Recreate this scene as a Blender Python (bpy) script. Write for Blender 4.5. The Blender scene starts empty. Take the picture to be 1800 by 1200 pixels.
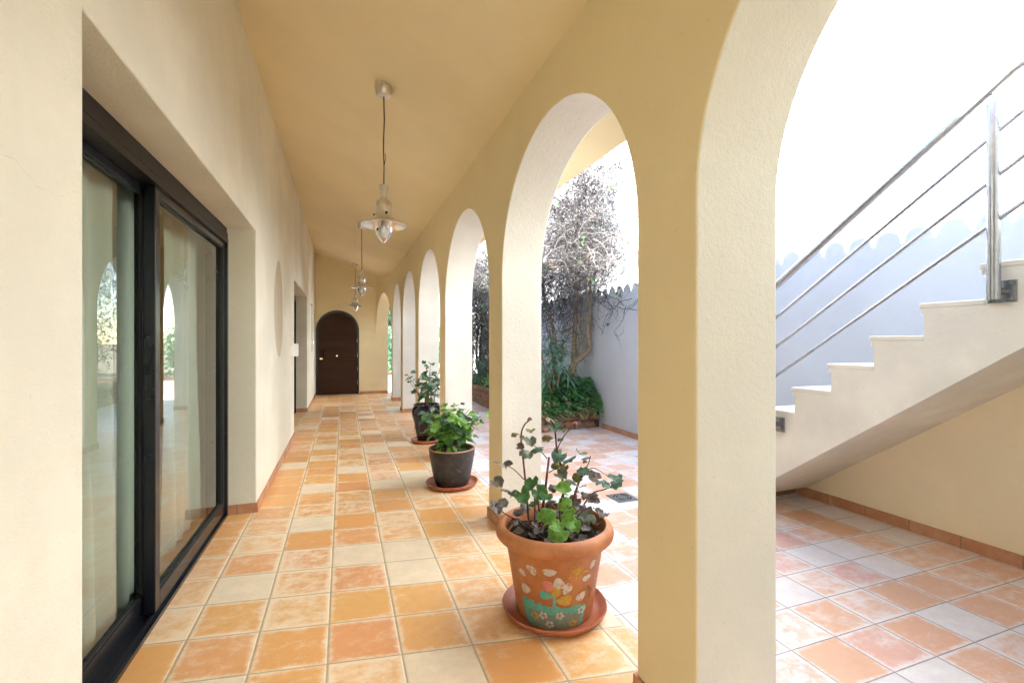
import bpy, bmesh, math, random
from mathutils import Vector, Matrix
R = math.radians
random.seed(7)
S = bpy.context.scene
COL = S.collection

# ------------------------------------------------------------------ camera, light, exposure
cam_d = bpy.data.cameras.new('camera'); cam = bpy.data.objects.new('camera', cam_d); COL.objects.link(cam)
cam.location = (0, 0, 1.4); cam.rotation_euler = (R(90), 0, R(-20.05))
cam_d.sensor_width = 36; cam_d.lens = 16.28; cam_d.clip_start = 0.05; cam_d.clip_end = 2000
S.camera = cam
SUN_EL, SUN_AZ = 21.8, 270.0          # the sun stands low behind the house, shining along +X
w = bpy.data.worlds.new('World'); S.world = w; w.use_nodes = True
nt = w.node_tree; nt.nodes.clear()
wo = nt.nodes.new('ShaderNodeOutputWorld'); bg = nt.nodes.new('ShaderNodeBackground'); sky = nt.nodes.new('ShaderNodeTexSky')
sky.sky_type = 'NISHITA'; sky.sun_disc = False; sky.sun_elevation = R(SUN_EL); sky.sun_rotation = R(SUN_AZ)
sky.air_density = 1.0; sky.dust_density = 0.05; sky.ozone_density = 1.2
bg.inputs['Strength'].default_value = 0.10
nt.links.new(sky.outputs[0], bg.inputs[0]); nt.links.new(bg.outputs[0], wo.inputs[0])
sd = bpy.data.lights.new('sun', 'SUN'); sd.energy = 5.0; sd.angle = R(0.5); sd.color = (1.0, 0.98, 0.95)
so = bpy.data.objects.new('sun', sd); COL.objects.link(so)
so.rotation_euler = Vector((math.cos(R(SUN_EL)), 0, -math.sin(R(SUN_EL)))).to_track_quat('-Z', 'Y').to_euler()
S.view_settings.view_transform = 'Standard'; S.view_settings.look = 'None'
S.view_settings.exposure = 3.7; S.view_settings.gamma = 1.0; S.view_settings.use_curve_mapping = False
try:
    S.cycles.max_bounces = 16; S.cycles.diffuse_bounces = 10; S.cycles.glossy_bounces = 6
    S.cycles.transparent_max_bounces = 24; S.cycles.transmission_bounces = 8
    S.cycles.caustics_reflective = False; S.cycles.caustics_refractive = False
    S.cycles.use_denoising = True; S.cycles.sample_clamp_indirect = 12
except Exception: pass

# ------------------------------------------------------------------ node helpers / materials
class NG:
    def __init__(s, name):
        s.m = bpy.data.materials.new(name); s.m.use_nodes = True; s.t = s.m.node_tree; s.t.nodes.clear()
        s.out = s.n('ShaderNodeOutputMaterial')
    def n(s, typ, **kw):
        x = s.t.nodes.new(typ)
        for k, v in kw.items(): setattr(x, k, v)
        return x
    def l(s, a, b): s.t.links.new(a, b)
    def set(s, sock, v):
        if hasattr(v, 'is_linked') or isinstance(v, bpy.types.NodeSocket): s.l(v, sock)
        else: sock.default_value = v
    def math(s, op, a, b=0.0, c=None, clamp=False):
        x = s.n('ShaderNodeMath', operation=op, use_clamp=clamp)
        s.set(x.inputs[0], a); s.set(x.inputs[1], b)
        if c is not None: s.set(x.inputs[2], c)
        return x.outputs[0]
    def mix(s, f, a, b, blend='MIX'):
        x = s.n('ShaderNodeMix', data_type='RGBA', blend_type=blend)
        s.set(x.inputs[0], f); s.set(x.inputs[6], a if not isinstance(a, tuple) else (*a, 1)); s.set(x.inputs[7], b if not isinstance(b, tuple) else (*b, 1))
        return x.outputs[2]
    def ramp(s, f, a, b, lo=0.0, hi=1.0):
        x = s.n('ShaderNodeMapRange'); x.interpolation_type = 'SMOOTHSTEP'
        s.set(x.inputs[0], f); x.inputs[1].default_value = a; x.inputs[2].default_value = b
        x.inputs[3].default_value = lo; x.inputs[4].default_value = hi
        return x.outputs[0]
    def pos(s, scale=(1, 1, 1)):
        g = s.n('ShaderNodeNewGeometry'); mp = s.n('ShaderNodeMapping'); mp.inputs['Scale'].default_value = scale
        s.l(g.outputs['Position'], mp.inputs['Vector']); return mp.outputs[0]
    def noise(s, scale, detail=4, rough=0.55, vec=None, dist=0.0):
        x = s.n('ShaderNodeTexNoise'); x.inputs['Scale'].default_value = scale; x.inputs['Detail'].default_value = detail
        x.inputs['Roughness'].default_value = rough; x.inputs['Distortion'].default_value = dist
        if vec is None: vec = s.pos()
        s.l(vec, x.inputs['Vector']); return x.outputs['Fac']
    def bump(s, h, strength=0.3, dist=0.01):
        x = s.n('ShaderNodeBump'); x.inputs['Strength'].default_value = strength; x.inputs['Distance'].default_value = dist
        s.l(h, x.inputs['Height']); return x.outputs[0]
    def bsdf(s, col, rough=0.6, metal=0.0, normal=None, spec=0.5, **kw):
        b = s.n('ShaderNodeBsdfPrincipled'); s.set(b.inputs['Base Color'], (*col, 1) if isinstance(col, tuple) else col)
        s.set(b.inputs['Roughness'], rough); b.inputs['Metallic'].default_value = metal; b.inputs['Specular IOR Level'].default_value = spec
        if normal is not None: s.l(normal, b.inputs['Normal'])
        for k, v in kw.items(): s.set(b.inputs[k], v)
        s.l(b.outputs[0], s.out.inputs[0]); return b

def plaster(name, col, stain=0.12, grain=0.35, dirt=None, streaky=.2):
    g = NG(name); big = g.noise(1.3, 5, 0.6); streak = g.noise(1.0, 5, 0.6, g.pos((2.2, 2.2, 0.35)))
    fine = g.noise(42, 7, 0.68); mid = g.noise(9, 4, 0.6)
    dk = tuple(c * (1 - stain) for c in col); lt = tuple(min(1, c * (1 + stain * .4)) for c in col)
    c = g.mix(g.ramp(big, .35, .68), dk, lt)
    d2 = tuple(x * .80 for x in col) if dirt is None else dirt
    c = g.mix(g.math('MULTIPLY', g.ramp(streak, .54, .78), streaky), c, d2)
    c = g.mix(g.math('MULTIPLY', g.ramp(mid, .60, .80), .25), c, tuple(x * .86 for x in col))
    speck = g.noise(64, 2, 0.4)
    c = g.mix(g.math('MULTIPLY', g.ramp(speck, .72, .76), .22), c, tuple(x * .5 for x in col))
    h = g.math('ADD', g.math('MULTIPLY', fine, .7), g.math('MULTIPLY', g.noise(160, 3, .6), .35))
    g.bsdf(c, 0.85, normal=g.bump(h, grain, 0.006), spec=0.25); return g.m

def tiles(name, px, py, ox, oy, skew, cols, pale, gcol, pale_frac=.16, wear=.55):
    g = NG(name); geo = g.n('ShaderNodeNewGeometry'); sp = g.n('ShaderNodeSeparateXYZ'); g.l(geo.outputs['Position'], sp.inputs[0])
    x, y = sp.outputs[0], sp.outputs[1]
    u = g.math('DIVIDE', g.math('SUBTRACT', x, ox), px)
    v = g.math('DIVIDE', g.math('ADD', g.math('SUBTRACT', y, oy), g.math('MULTIPLY', g.math('SUBTRACT', x, ox), skew)), py)
    iu, iv = g.math('FLOOR', u), g.math('FLOOR', v); fu, fv = g.math('FRACT', u), g.math('FRACT', v)
    cid = g.n('ShaderNodeCombineXYZ'); g.l(iu, cid.inputs[0]); g.l(iv, cid.inputs[1])
    def wn(k):
        q = g.n('ShaderNodeVectorMath', operation='ADD'); g.l(cid.outputs[0], q.inputs[0]); q.inputs[1].default_value = (k * 17.3, k * 5.1, k)
        r = g.n('ShaderNodeTexWhiteNoise', noise_dimensions='3D'); g.l(q.outputs[0], r.inputs[0]); return r.outputs['Value']
    w1, w2, w3 = wn(1), wn(2), wn(3)
    # every tile shows its own cut of the mottling
    off = g.n('ShaderNodeVectorMath', operation='MULTIPLY_ADD'); g.l(cid.outputs[0], off.inputs[0]); off.inputs[1].default_value = (7.7, 3.9, 1); g.l(geo.outputs['Position'], off.inputs[2])
    mp = g.n('ShaderNodeMapping'); mp.inputs['Scale'].default_value = (1.0, 1.25, 1); g.l(off.outputs[0], mp.inputs[0])
    n1 = g.noise(9.0, 9, .78, mp.outputs[0], .15); n2 = g.noise(16, 5, .7, mp.outputs[0]); n3 = g.noise(70, 3, .6)
    c = g.mix(w2, cols[0], cols[1]); c = g.mix(g.ramp(w3, .72, .95), c, cols[2])
    c = g.mix(g.ramp(n2, .42, .72, 0, .35), c, tuple(k * .84 for k in cols[0]))
    eu = g.math('MINIMUM', fu, g.math('SUBTRACT', 1.0, fu)); ev = g.math('MINIMUM', fv, g.math('SUBTRACT', 1.0, fv)); e = g.math('MINIMUM', eu, ev)
    edge = g.ramp(e, .0, .13, .22, 0)
    wf = g.math('ADD', g.math('ADD', n1, edge), g.math('MULTIPLY', g.math('SUBTRACT', w1, .5), .26))
    c = g.mix(g.math('MULTIPLY', g.ramp(wf, .42, .74), wear), c, pale)
    isb = g.math('GREATER_THAN', wn(5), 1 - pale_frac)
    beige = g.mix(g.ramp(n1, .35, .7), tuple(k * .86 for k in pale), tuple(k * 1.0 for k in pale))
    c = g.mix(isb, c, beige)
    c = g.mix(g.ramp(n3, .66, .74, 0, .25), c, tuple(k * .6 for k in cols[0]))
    wob = g.math('MULTIPLY', g.math('SUBTRACT', g.noise(30, 3, .6), .5), .012)
    ee = g.math('ADD', e, wob)
    gm = g.ramp(ee, .008, .015, 1, 0)
    c = g.mix(gm, c, gcol)
    h = g.math('ADD', g.ramp(ee, .006, .035), g.math('MULTIPLY', n2, .10))
    rough = g.math('ADD', g.math('MULTIPLY', n1, .30), .22)
    g.bsdf(c, rough, normal=g.bump(h, .5, .004), spec=.45); return g.m

def simple(name, col, rough=.5, metal=0, var=.15, scale=20, spec=.5, bumps=0.0):
    g = NG(name); n = g.noise(scale, 5, .6)
    c = g.mix(g.ramp(n, .3, .7), tuple(k * (1 - var) for k in col), tuple(min(1, k * (1 + var)) for k in col))
    nm = g.bump(n, bumps, .01) if bumps else None
    g.bsdf(c, rough, metal, nm, spec); return g.m

def leafmat(name, a, b, trans=.25, rough=.5, scale=9):
    g = NG(name); n = g.noise(scale, 4, .6); c = g.mix(g.ramp(n, .32, .68), a, b)
    ae, av = g.n('ShaderNodeAttribute', attribute_name='edge'), g.n('ShaderNodeAttribute', attribute_name='vein')
    zone = g.math('MULTIPLY', g.ramp(ae.outputs['Fac'], .30, .55), g.ramp(ae.outputs['Fac'], .95, .70))
    c = g.mix(g.math('MULTIPLY', zone, .45), c, tuple(k * .55 for k in a))
    c = g.mix(g.math('MULTIPLY', g.ramp(av.outputs['Fac'], .72, 1.0), .35), c, tuple(min(1, k * 1.35 + .02) for k in b))
    p = g.bsdf(c, rough, spec=.35)
    tr = g.n('ShaderNodeBsdfTranslucent'); g.l(c, tr.inputs[0]); mx = g.n('ShaderNodeMixShader'); mx.inputs[0].default_value = trans
    g.l(p.outputs[0], mx.inputs[1]); g.l(tr.outputs[0], mx.inputs[2]); g.l(mx.outputs[0], g.out.inputs[0]); return g.m

def glassmat(name, tint, rough=.0, ior=1.5):
    g = NG(name); fr = g.n('ShaderNodeFresnel'); fr.inputs[0].default_value = ior
    tr = g.n('ShaderNodeBsdfTransparent'); tr.inputs[0].default_value = (*tint, 1)
    gl = g.n('ShaderNodeBsdfGlossy'); gl.inputs['Roughness'].default_value = rough; gl.inputs[0].default_value = (1, 1, 1, 1)
    mx = g.n('ShaderNodeMixShader'); g.l(g.math('MULTIPLY', fr.outputs[0], 1.35, clamp=True), mx.inputs[0]); g.l(tr.outputs[0], mx.inputs[1]); g.l(gl.outputs[0], mx.inputs[2])
    g.l(mx.outputs[0], g.out.inputs[0]); return g.m

CREAM = (.80, .79, .68)
M = {}
M['cream'] = plaster('cream_plaster', CREAM, .08, .85)
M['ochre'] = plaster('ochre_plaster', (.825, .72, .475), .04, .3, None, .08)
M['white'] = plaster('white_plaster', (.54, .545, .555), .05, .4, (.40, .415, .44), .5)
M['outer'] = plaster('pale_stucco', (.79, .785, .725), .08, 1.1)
M['stair'] = plaster('stair_plaster', (.78, .765, .69), .14, .4, (.54, .51, .45), .6)
M['floor'] = tiles('terracotta_corridor', .313, .306, -.69, 2.566, .152,
                   [(.75, .37, .13), (.77, .44, .16), (.73, .34, .155)], (.88, .73, .53), (.45, .37, .24), .14, .84)
M['court'] = tiles('terracotta_courtyard', .285, .252, 2.197, 1.54, 0.0,
                   [(.70, .40, .27), (.71, .44, .30), (.70, .41, .36)], (.81, .76, .76), (.30, .26, .26), .28, .90)
g = NG('skirting_tile'); sp = g.n('ShaderNodeSeparateXYZ'); g.l(g.pos(), sp.inputs[0])
def joint(ax, p, o):
    f = g.math('FRACT', g.math('DIVIDE', g.math('SUBTRACT', sp.outputs[ax], o), p)); return g.math('MINIMUM', f, g.math('SUBTRACT', 1.0, f))
j = g.math('MINIMUM', joint(1, .306, .07), joint(0, .306, .11))
c = g.mix(g.ramp(g.noise(7, 5, .6), .35, .7), (.46, .21, .11), (.56, .33, .20))
c = g.mix(g.ramp(j, .008, .014, 1, 0), c, (.22, .16, .12))
g.bsdf(c, .5, spec=.4); M['skirt'] = g.m
M['alu'] = simple('dark_aluminium', (.010, .012, .017), .25, 0, .2, 6, .4)
M['alub'] = simple('brown_shutter_box', (.011, .009, .009), .42, 0, .2, 12, .3)
M['rubber'] = simple('black_rubber', (.012, .012, .012), .7)
M['glass'] = glassmat('window_glass', (.82, .93, .87), 0, 1.6)
M['lampglass'] = glassmat('lamp_glass', (.97, .97, .96), .02)
M['steel'] = simple('brushed_steel', (.36, .37, .40), .26, 1.0, .08, 30)
M['nickel'] = simple('aged_nickel', (.74, .74, .73), .30, 1.0, .15, 16)
M['cord'] = simple('brown_cord', (.05, .035, .025), .7)
M['bulb'] = simple('opal_bulb', (.86, .84, .88), .25, 0, .03)
M['whitepl'] = simple('white_enamel', (.80, .80, .76), .4, 0, .03)
M['marble'] = simple('white_stone_tread', (.80, .79, .76), .45, 0, .06, 12)
M['terracotta'] = None
g = NG('pot_terracotta'); n = g.noise(6, 6, .65); c = g.mix(g.ramp(n, .35, .7), (.42, .150, .055), (.56, .235, .10))
z = g.n('ShaderNodeSeparateXYZ'); g.l(g.pos(), z.inputs[0])
c = g.mix(g.ramp(g.noise(18, 6, .7, g.pos((1, 1, .5))), .56, .76, 0, .5), c, (.52, .33, .22))
c = g.mix(g.ramp(g.noise(3.5, 5, .6), .58, .75, 0, .5), c, (.24, .10, .05))
g.bsdf(c, .55, normal=g.bump(g.noise(40, 5, .6), .15, .004), spec=.35); M['terracotta'] = g.m
M['saucer'] = simple('saucer_clay', (.42, .135, .065), .45, 0, .18, 9, .4)
g = NG('dark_plastic'); c = g.mix(g.ramp(g.noise(14, 5, .6), .35, .7), (.035, .032, .034), (.062, .058, .060))
c = g.mix(g.ramp(g.noise(22, 2, .5), .68, .75, 0, .5), c, (.25, .24, .23)); g.bsdf(c, .5, spec=.4); M['greypot'] = g.m
M['rimclay'] = simple('pot_rim_clay', (.44, .27, .15), .6)
M['navy'] = simple('navy_glaze', (.006, .006, .018), .16, 0, .3, 8, .6)
M['soil'] = simple('soil', (.035, .024, .017), .95, 0, .5, 40, .1, .6)
g = NG('dark_wood'); wv = g.n('ShaderNodeTexWave', wave_type='BANDS', bands_direction='Z'); wv.inputs['Scale'].default_value = 9; wv.inputs['Distortion'].default_value = 3.5; wv.inputs['Detail'].default_value = 4
g.l(g.pos((.25, 1, 1)), wv.inputs[0]); c = g.mix(wv.outputs[1], (.024, .009, .004), (.070, .026, .010)); g.bsdf(c, .45, spec=.2); M['wood'] = g.m
g = NG('curtain_cloth'); wv = g.n('ShaderNodeTexWave', wave_type='BANDS', bands_direction='Z'); wv.inputs['Scale'].default_value = 160; g.l(g.pos(), wv.inputs[0])
c = g.mix(g.math('MULTIPLY', wv.outputs[1], .3), (.88, .85, .72), (.80, .77, .64)); p = g.bsdf(c, .9, spec=.1)
tr = g.n('ShaderNodeBsdfTranslucent'); g.l(c, tr.inputs[0]); mx = g.n('ShaderNodeMixShader'); mx.inputs[0].default_value = .12
g.l(p.outputs[0], mx.inputs[1]); g.l(tr.outputs[0], mx.inputs[2]); g.l(mx.outputs[0], g.out.inputs[0]); M['curtain'] = g.m
M['room'] = plaster('room_paint', (.70, .64, .52))
M['bark'] = simple('bark', (.27, .21, .14), .9, 0, .4, 24, .1, .8)
M['twig'] = simple('dry_twig', (.060, .054, .055), .9, 0, .4, 30, .1)
M['twigpale'] = simple('pale_twig', (.17, .155, .14), .9, 0, .3, 30, .1)
M['gstem'] = simple('geranium_stem', (.13, .045, .035), .6, 0, .4, 30, .3)
M['brownstem'] = simple('woody_stem', (.20, .13, .07), .8, 0, .3, 30, .2)
M['gdark'] = leafmat('leaf_dark', (.14, .13, .10), (.19, .26, .16), .15, .45, 14)
M['gpurple'] = leafmat('leaf_purple', (.13, .095, .09), (.22, .20, .17), .12, .45, 14)
M['ggreen'] = leafmat('leaf_green', (.06, .17, .05), (.12, .27, .08), .25, .45, 14)
M['gbright'] = leafmat('leaf_bright', (.17, .38, .06), (.28, .50, .11), .4, .45, 12)
M['golive'] = leafmat('leaf_olive', (.16, .16, .04), (.22, .20, .07), .3, .5, 12)
M['gblue'] = leafmat('leaf_bluegreen', (.09, .19, .13), (.17, .29, .21), .22, .4, 9)
M['gteal'] = leafmat('leaf_teal', (.12, .27, .19), (.22, .38, .27), .3, .35, 7)
M['gcover'] = leafmat('leaf_cover', (.11, .33, .14), (.24, .48, .18), .45, .45, 5)
M['ghedge'] = leafmat('leaf_hedge', (.03, .09, .03), (.09, .17, .06), .3, .5, 3)
M['bract'] = leafmat('pink_bract', (.50, .08, .35), (.62, .16, .45), .4, .5, 20)
M['bud'] = leafmat('dry_bud', (.30, .12, .09), (.42, .22, .17), .2, .6, 30)
g = NG('rubble_stone'); n = g.noise(5, 6, .65); v = g.n('ShaderNodeTexVoronoi'); v.inputs['Scale'].default_value = 4; g.l(g.pos(), v.inputs[0])
c = g.mix(g.ramp(n, .35, .7), (.20, .105, .065), (.36, .22, .15)); c = g.mix(.35, c, g.mix(v.outputs[0], (.30, .16, .10), (.24, .17, .13)))
g.bsdf(c, .9, normal=g.bump(g.noise(28, 6, .7), .6, .02), spec=.2); M['stone'] = g.m
M['mortar'] = simple('dark_mortar', (.09, .065, .05), .95, 0, .3, 18, .1, .5)
M['drain'] = simple('drain_metal', (.24, .24, .25), .4, .8, .2, 18)
M['black'] = simple('drain_gap', (.01, .01, .01), .8)
M['brass'] = simple('brass', (.75, .62, .40), .25, 1.0, .1, 30)
M['earth'] = simple('earth', (.20, .16, .11), .95, 0, .3, 1.5, .1)
M['path'] = tiles('path_tiles', .3, .3, 0, 0, 0, [(.50, .30, .22), (.55, .36, .28), (.50, .34, .28)], (.60, .53, .48), (.3, .26, .22))
M['rooftile'] = simple('roof_tile', (.40, .17, .08), .8, 0, .25, 5)
def paint(name, c):
    g = NG(name); n = g.noise(70, 5, .7); k = g.mix(g.ramp(n, .3, .7), tuple(v * .8 for v in c), tuple(min(1, v * 1.15) for v in c))
    k = g.mix(g.ramp(g.noise(38, 6, .75), .50, .66, .12, .9), k, (.42, .16, .065)); g.bsdf(k, .7, spec=.25); return g.m
P_W, P_T, P_Y, P_P, P_B, P_TW = paint('paint_white', (.60, .55, .47)), paint('paint_teal', (.05, .42, .33)), paint('paint_mustard', (.55, .34, .06)), paint('paint_pink', (.62, .22, .19)), paint('paint_brown', (.18, .09, .03)), paint('paint_teal_wash', (.16, .26, .20))

# ------------------------------------------------------------------ mesh helpers
def obj(name, me, mats, parent=None, smooth=None):
    o = bpy.data.objects.new(name, me); COL.objects.link(o)
    for m in (mats if isinstance(mats, (list, tuple)) else [mats]): me.materials.append(m)
    if parent is not None: o.parent = parent
    if smooth is not None:
        for p in me.polygons: p.use_smooth = True
        me.set_sharp_from_angle(angle=R(smooth))
    return o
def frombm(bm, name): 
    bmesh.ops.recalc_face_normals(bm, faces=bm.faces[:]); me = bpy.data.meshes.new(name); bm.to_mesh(me); bm.free(); return me
def tag(o, label=None, cat=None, group=None, kind=None):
    if label: o['label'] = label
    if cat: o['category'] = cat
    if group: o['group'] = group
    if kind: o['kind'] = kind
    return o
def thing(name, label, cat, loc=(0, 0, 0), rz=0, group=None):
    o = bpy.data.objects.new(name, None); COL.objects.link(o); o.location = loc; o.rotation_euler.z = rz; o.empty_display_size = .1
    return tag(o, label, cat, group)
def copy_tree(o, parent=None):
    c = o.copy(); COL.objects.link(c); c.parent = parent
    for ch in list(o.children): copy_tree(ch, c)
    return c
def bevel(o, wd=.01, seg=2, ang=40):
    b = o.modifiers.new('bevel', 'BEVEL'); b.width = wd; b.segments = seg; b.limit_method = 'ANGLE'; b.angle_limit = R(ang); return o

class MB:
    def __init__(s): s.v, s.f, s.mi, s.att = [], [], [], {}
    def quad(s, a, b, c, d, m=0): s.poly([a, b, c, d], m)
    def poly(s, pts, m=0):
        i = len(s.v); s.v += [tuple(p) for p in pts]; s.f.append(tuple(range(i, i + len(pts)))); s.mi.append(m)
    def box(s, lo, hi, m=0):
        x0, y0, z0 = lo; x1, y1, z1 = hi; i = len(s.v)
        s.v += [(x0, y0, z0), (x1, y0, z0), (x1, y1, z0), (x0, y1, z0), (x0, y0, z1), (x1, y0, z1), (x1, y1, z1), (x0, y1, z1)]
        for q in ((0, 3, 2, 1), (4, 5, 6, 7), (0, 1, 5, 4), (1, 2, 6, 5), (2, 3, 7, 6), (3, 0, 4, 7)): s.f.append(tuple(i + k for k in q)); s.mi.append(m)
    def tube(s, pts, rad, n=8, m=0, cap=True):
        pts = [Vector(p) for p in pts]; rs = rad if isinstance(rad, (list, tuple)) else [rad] * len(pts)
        d0 = (pts[1] - pts[0]).normalized(); u = d0.orthogonal().normalized(); base = len(s.v)
        for k, p in enumerate(pts):
            d = (pts[min(k + 1, len(pts) - 1)] - pts[max(k - 1, 0)])
            if d.length < 1e-9: d = d0
            d.normalize(); u = (u - d * u.dot(d))
            if u.length < 1e-6: u = d.orthogonal()
            u.normalize(); vv = d.cross(u)
            for q in range(n):
                a = 2 * math.pi * q / n; s.v.append(tuple(p + (u * math.cos(a) + vv * math.sin(a)) * rs[k]))
        for k in range(len(pts) - 1):
            for q in range(n):
                q2 = (q + 1) % n; s.f.append((base + k * n + q, base + k * n + q2, base + (k + 1) * n + q2, base + (k + 1) * n + q)); s.mi.append(m)
        if cap:
            s.f.append(tuple(base + q for q in reversed(range(n)))); s.mi.append(m)
            e = base + (len(pts) - 1) * n; s.f.append(tuple(e + q for q in range(n))); s.mi.append(m)
    def lathe(s, prof, n=32, m=0, c=(0, 0, 0)):
        base = len(s.v)
        for r, z in prof:
            for q in range(n):
                a = 2 * math.pi * q / n; s.v.append((c[0] + r * math.cos(a), c[1] + r * math.sin(a), c[2] + z))
        for k in range(len(prof) - 1):
            for q in range(n):
                q2 = (q + 1) % n; s.f.append((base + k * n + q, base + k * n + q2, base + (k + 1) * n + q2, base + (k + 1) * n + q)); s.mi.append(m)
    def mesh(s, name):
        me = bpy.data.meshes.new(name); me.from_pydata(s.v, [], s.f)
        me.polygons.foreach_set('material_index', s.mi)
        if s.att:
            for nm, ix in (('edge', 0), ('vein', 1)):
                d_ = [0.0] * len(s.v)
                for k_, v_ in s.att.items(): d_[k_] = v_[ix]
                me.attributes.new(nm, 'FLOAT', 'POINT').data.foreach_set('value', d_)
        me.update(); return me
    def build(s, name, mats, parent=None, smooth=None):
        me = s.mesh(name)
        o = obj(name, me, mats, parent, smooth)
        me.polygons.foreach_set('material_index', s.mi); me.update(); return o

def boxo(name, lo, hi, mat, parent=None, bv=0):
    b = MB(); b.box(lo, hi); o = b.build(name, mat, parent)
    if bv: bevel(o, bv)
    return o
def prism(name, outer, holes, to3, d0, d1, mat, parent=None, bv=0, smooth=None, dfun=None):
    """flat outline with holes (2-D loops), extruded between two depths; to3(u,v,d) -> 3-D point"""
    bm = bmesh.new(); sides = []
    for di, d in enumerate((d0, d1)):
        edges = []; loops = []
        for lp in [outer] + holes:
            vs = [bm.verts.new(to3(u, v, dfun(u, d) if dfun else d)) for u, v in lp]; loops.append(vs)
            edges += [bm.edges.new((vs[i], vs[(i + 1) % len(vs)])) for i in range(len(vs))]
        bmesh.ops.triangle_fill(bm, edges=edges, use_beauty=True); sides.append(loops)
    for la, lb in zip(*sides):
        n = len(la)
        for i in range(n): bm.faces.new((la[i], la[(i + 1) % n], lb[(i + 1) % n], lb[i]))
    bmesh.ops.dissolve_limit(bm, angle_limit=R(.2), verts=bm.verts[:], edges=bm.edges[:])
    o = obj(name, frombm(bm, name), mat, parent, smooth)
    if bv: bevel(o, bv)
    return o
yz = lambda u, v, d: (d, u, v)      # outline in (y,z), depth along x
xz = lambda u, v, d: (u, d, v)      # outline in (x,z), depth along y
def arc(cy, zs, r, rz=None, n=40, a0=180, a1=0):
    rz = rz or r
    return [(cy + r * math.cos(R(a0 + (a1 - a0) * k / n)), zs + rz * math.sin(R(a0 + (a1 - a0) * k / n))) for k in range(n + 1)]

# ================================================================== SETTING
# ground and floors
def sheet(name, x0, x1, y0, y1, z, mat):
    b = MB(); b.quad((x0, y0, z), (x1, y0, z), (x1, y1, z), (x0, y1, z)); return tag(b.build(name, mat), kind='structure')
sheet('ground', -300, 300, -300, 300, -.03, M['earth'])
sheet('corridor_floor', -.99, 1.30, -4.5, 14.2, 0, M['floor'])
sheet('courtyard_floor', 1.30, 3.95, -4.5, 14.2, 0, M['court'])
sheet('garden_path', -1.0, 8, 14.2, 20.0, -.004, M['path'])

# house wall with window recess, oval niche and door recess
XL = -.67
hw = thing('house_wall', 'long cream rendered wall on the left with windows recessed in it', 'wall')
oval = [(5.77 + .42 * math.cos(2 * math.pi * k / 64), 1.765 + .53 * math.sin(2 * math.pi * k / 64)) for k in range(64)]
outer = [(-4.5, 0), (1.60, 0), (1.60, 2.315), (4.30, 2.315), (4.30, 0), (7.43, 0), (7.43, 2.30), (10.05, 2.30), (10.05, 0), (12.949, 0), (12.949, 3.80), (-4.5, 3.80)]
o = prism('wall', outer, [oval], yz, XL, -1.03, M['cream'], hw, smooth=35); bevel(o, .008)
boxo('oval_panel', (-.80, 5.30, 1.2), (-.682, 6.25, 2.33), plaster('beige_panel', (.60, .55, .43), .06, .3), hw)
sk = MB()
for y0, y1 in ((-4.5, 1.6), (4.30, 7.43), (10.05, 12.93)): sk.box((XL, y0, 0), (XL + .012, y1, .078))
for yy, s in ((4.30, -1), (10.05, -1)): sk.box((-.87, yy - .012, 0), (XL + .012, yy, .078))
sk.build('skirting', M['skirt'], hw)
cr = MB(); ck = [(1.273, 1.789), (1.314, 1.795), (1.346, 1.78), (1.378, 1.769), (1.387, 1.759), (1.444, 1.764), (1.483, 1.764), (1.524, 1.781)]
for (ya, za), (yb, zb) in zip(ck, ck[1:]): cr.quad((XL + .0006, ya, za), (XL + .0006, yb, zb), (XL + .0006, yb, zb + .0014), (XL + .0006, ya, za + .0014))
cr.build('hairline_crack', simple('crack_line', (.66, .62, .50), .9), hw)  # thin strip of darker cream marks the crack
# dark room behind the glass (floor, back, sides, ceiling) so that only the doors light it
rm = MB()
rm.quad((-4.6, 0.0, .001), (-1.0, 0.0, .001), (-1.0, 12.9, .001), (-4.6, 12.9, .001))
rm.quad((-4.6, 0.0, 0), (-4.6, 12.9, 0), (-4.6, 12.9, 3.2), (-4.6, 0.0, 3.2))
rm.quad((-4.6, 0.0, 0), (-1.02, 0.0, 0), (-1.02, 0.0, 3.2), (-4.6, 0.0, 3.2)); rm.quad((-4.6, 12.9, 0), (-1.02, 12.9, 0), (-1.02, 12.9, 3.2), (-4.6, 12.9, 3.2))
rm.quad((-4.6, 0.0, 3.2), (-1.02, 0.0, 3.2), (-1.02, 12.9, 3.2), (-4.6, 12.9, 3.2))
tag(rm.build('room', M['room']), 'plain beige room behind the glass sliding doors', 'room', kind='structure')

# end wall with arched door opening
EY = 12.95
ew = thing('end_wall', 'cream end wall of the corridor around the arched door', 'wall')
dc, dr, dzs = -.13, .535, 1.685
ring = arc(dc, dzs, dr)
outer = [(-1.3, 0), (dc - dr, 0)] + ring + [(dc + dr, 0), (1.15, 0), (1.15, 3.9), (-1.3, 3.9)]
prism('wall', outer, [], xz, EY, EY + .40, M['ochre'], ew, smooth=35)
sk = MB(); sk.box((dc + dr + .01, EY - .012, 0), (1.15, EY, .078)); sk.box((dc + dr - .012, EY - .012, 0), (dc + dr, EY + .18, .078)); sk.build('skirting', M['skirt'], ew)

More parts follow.
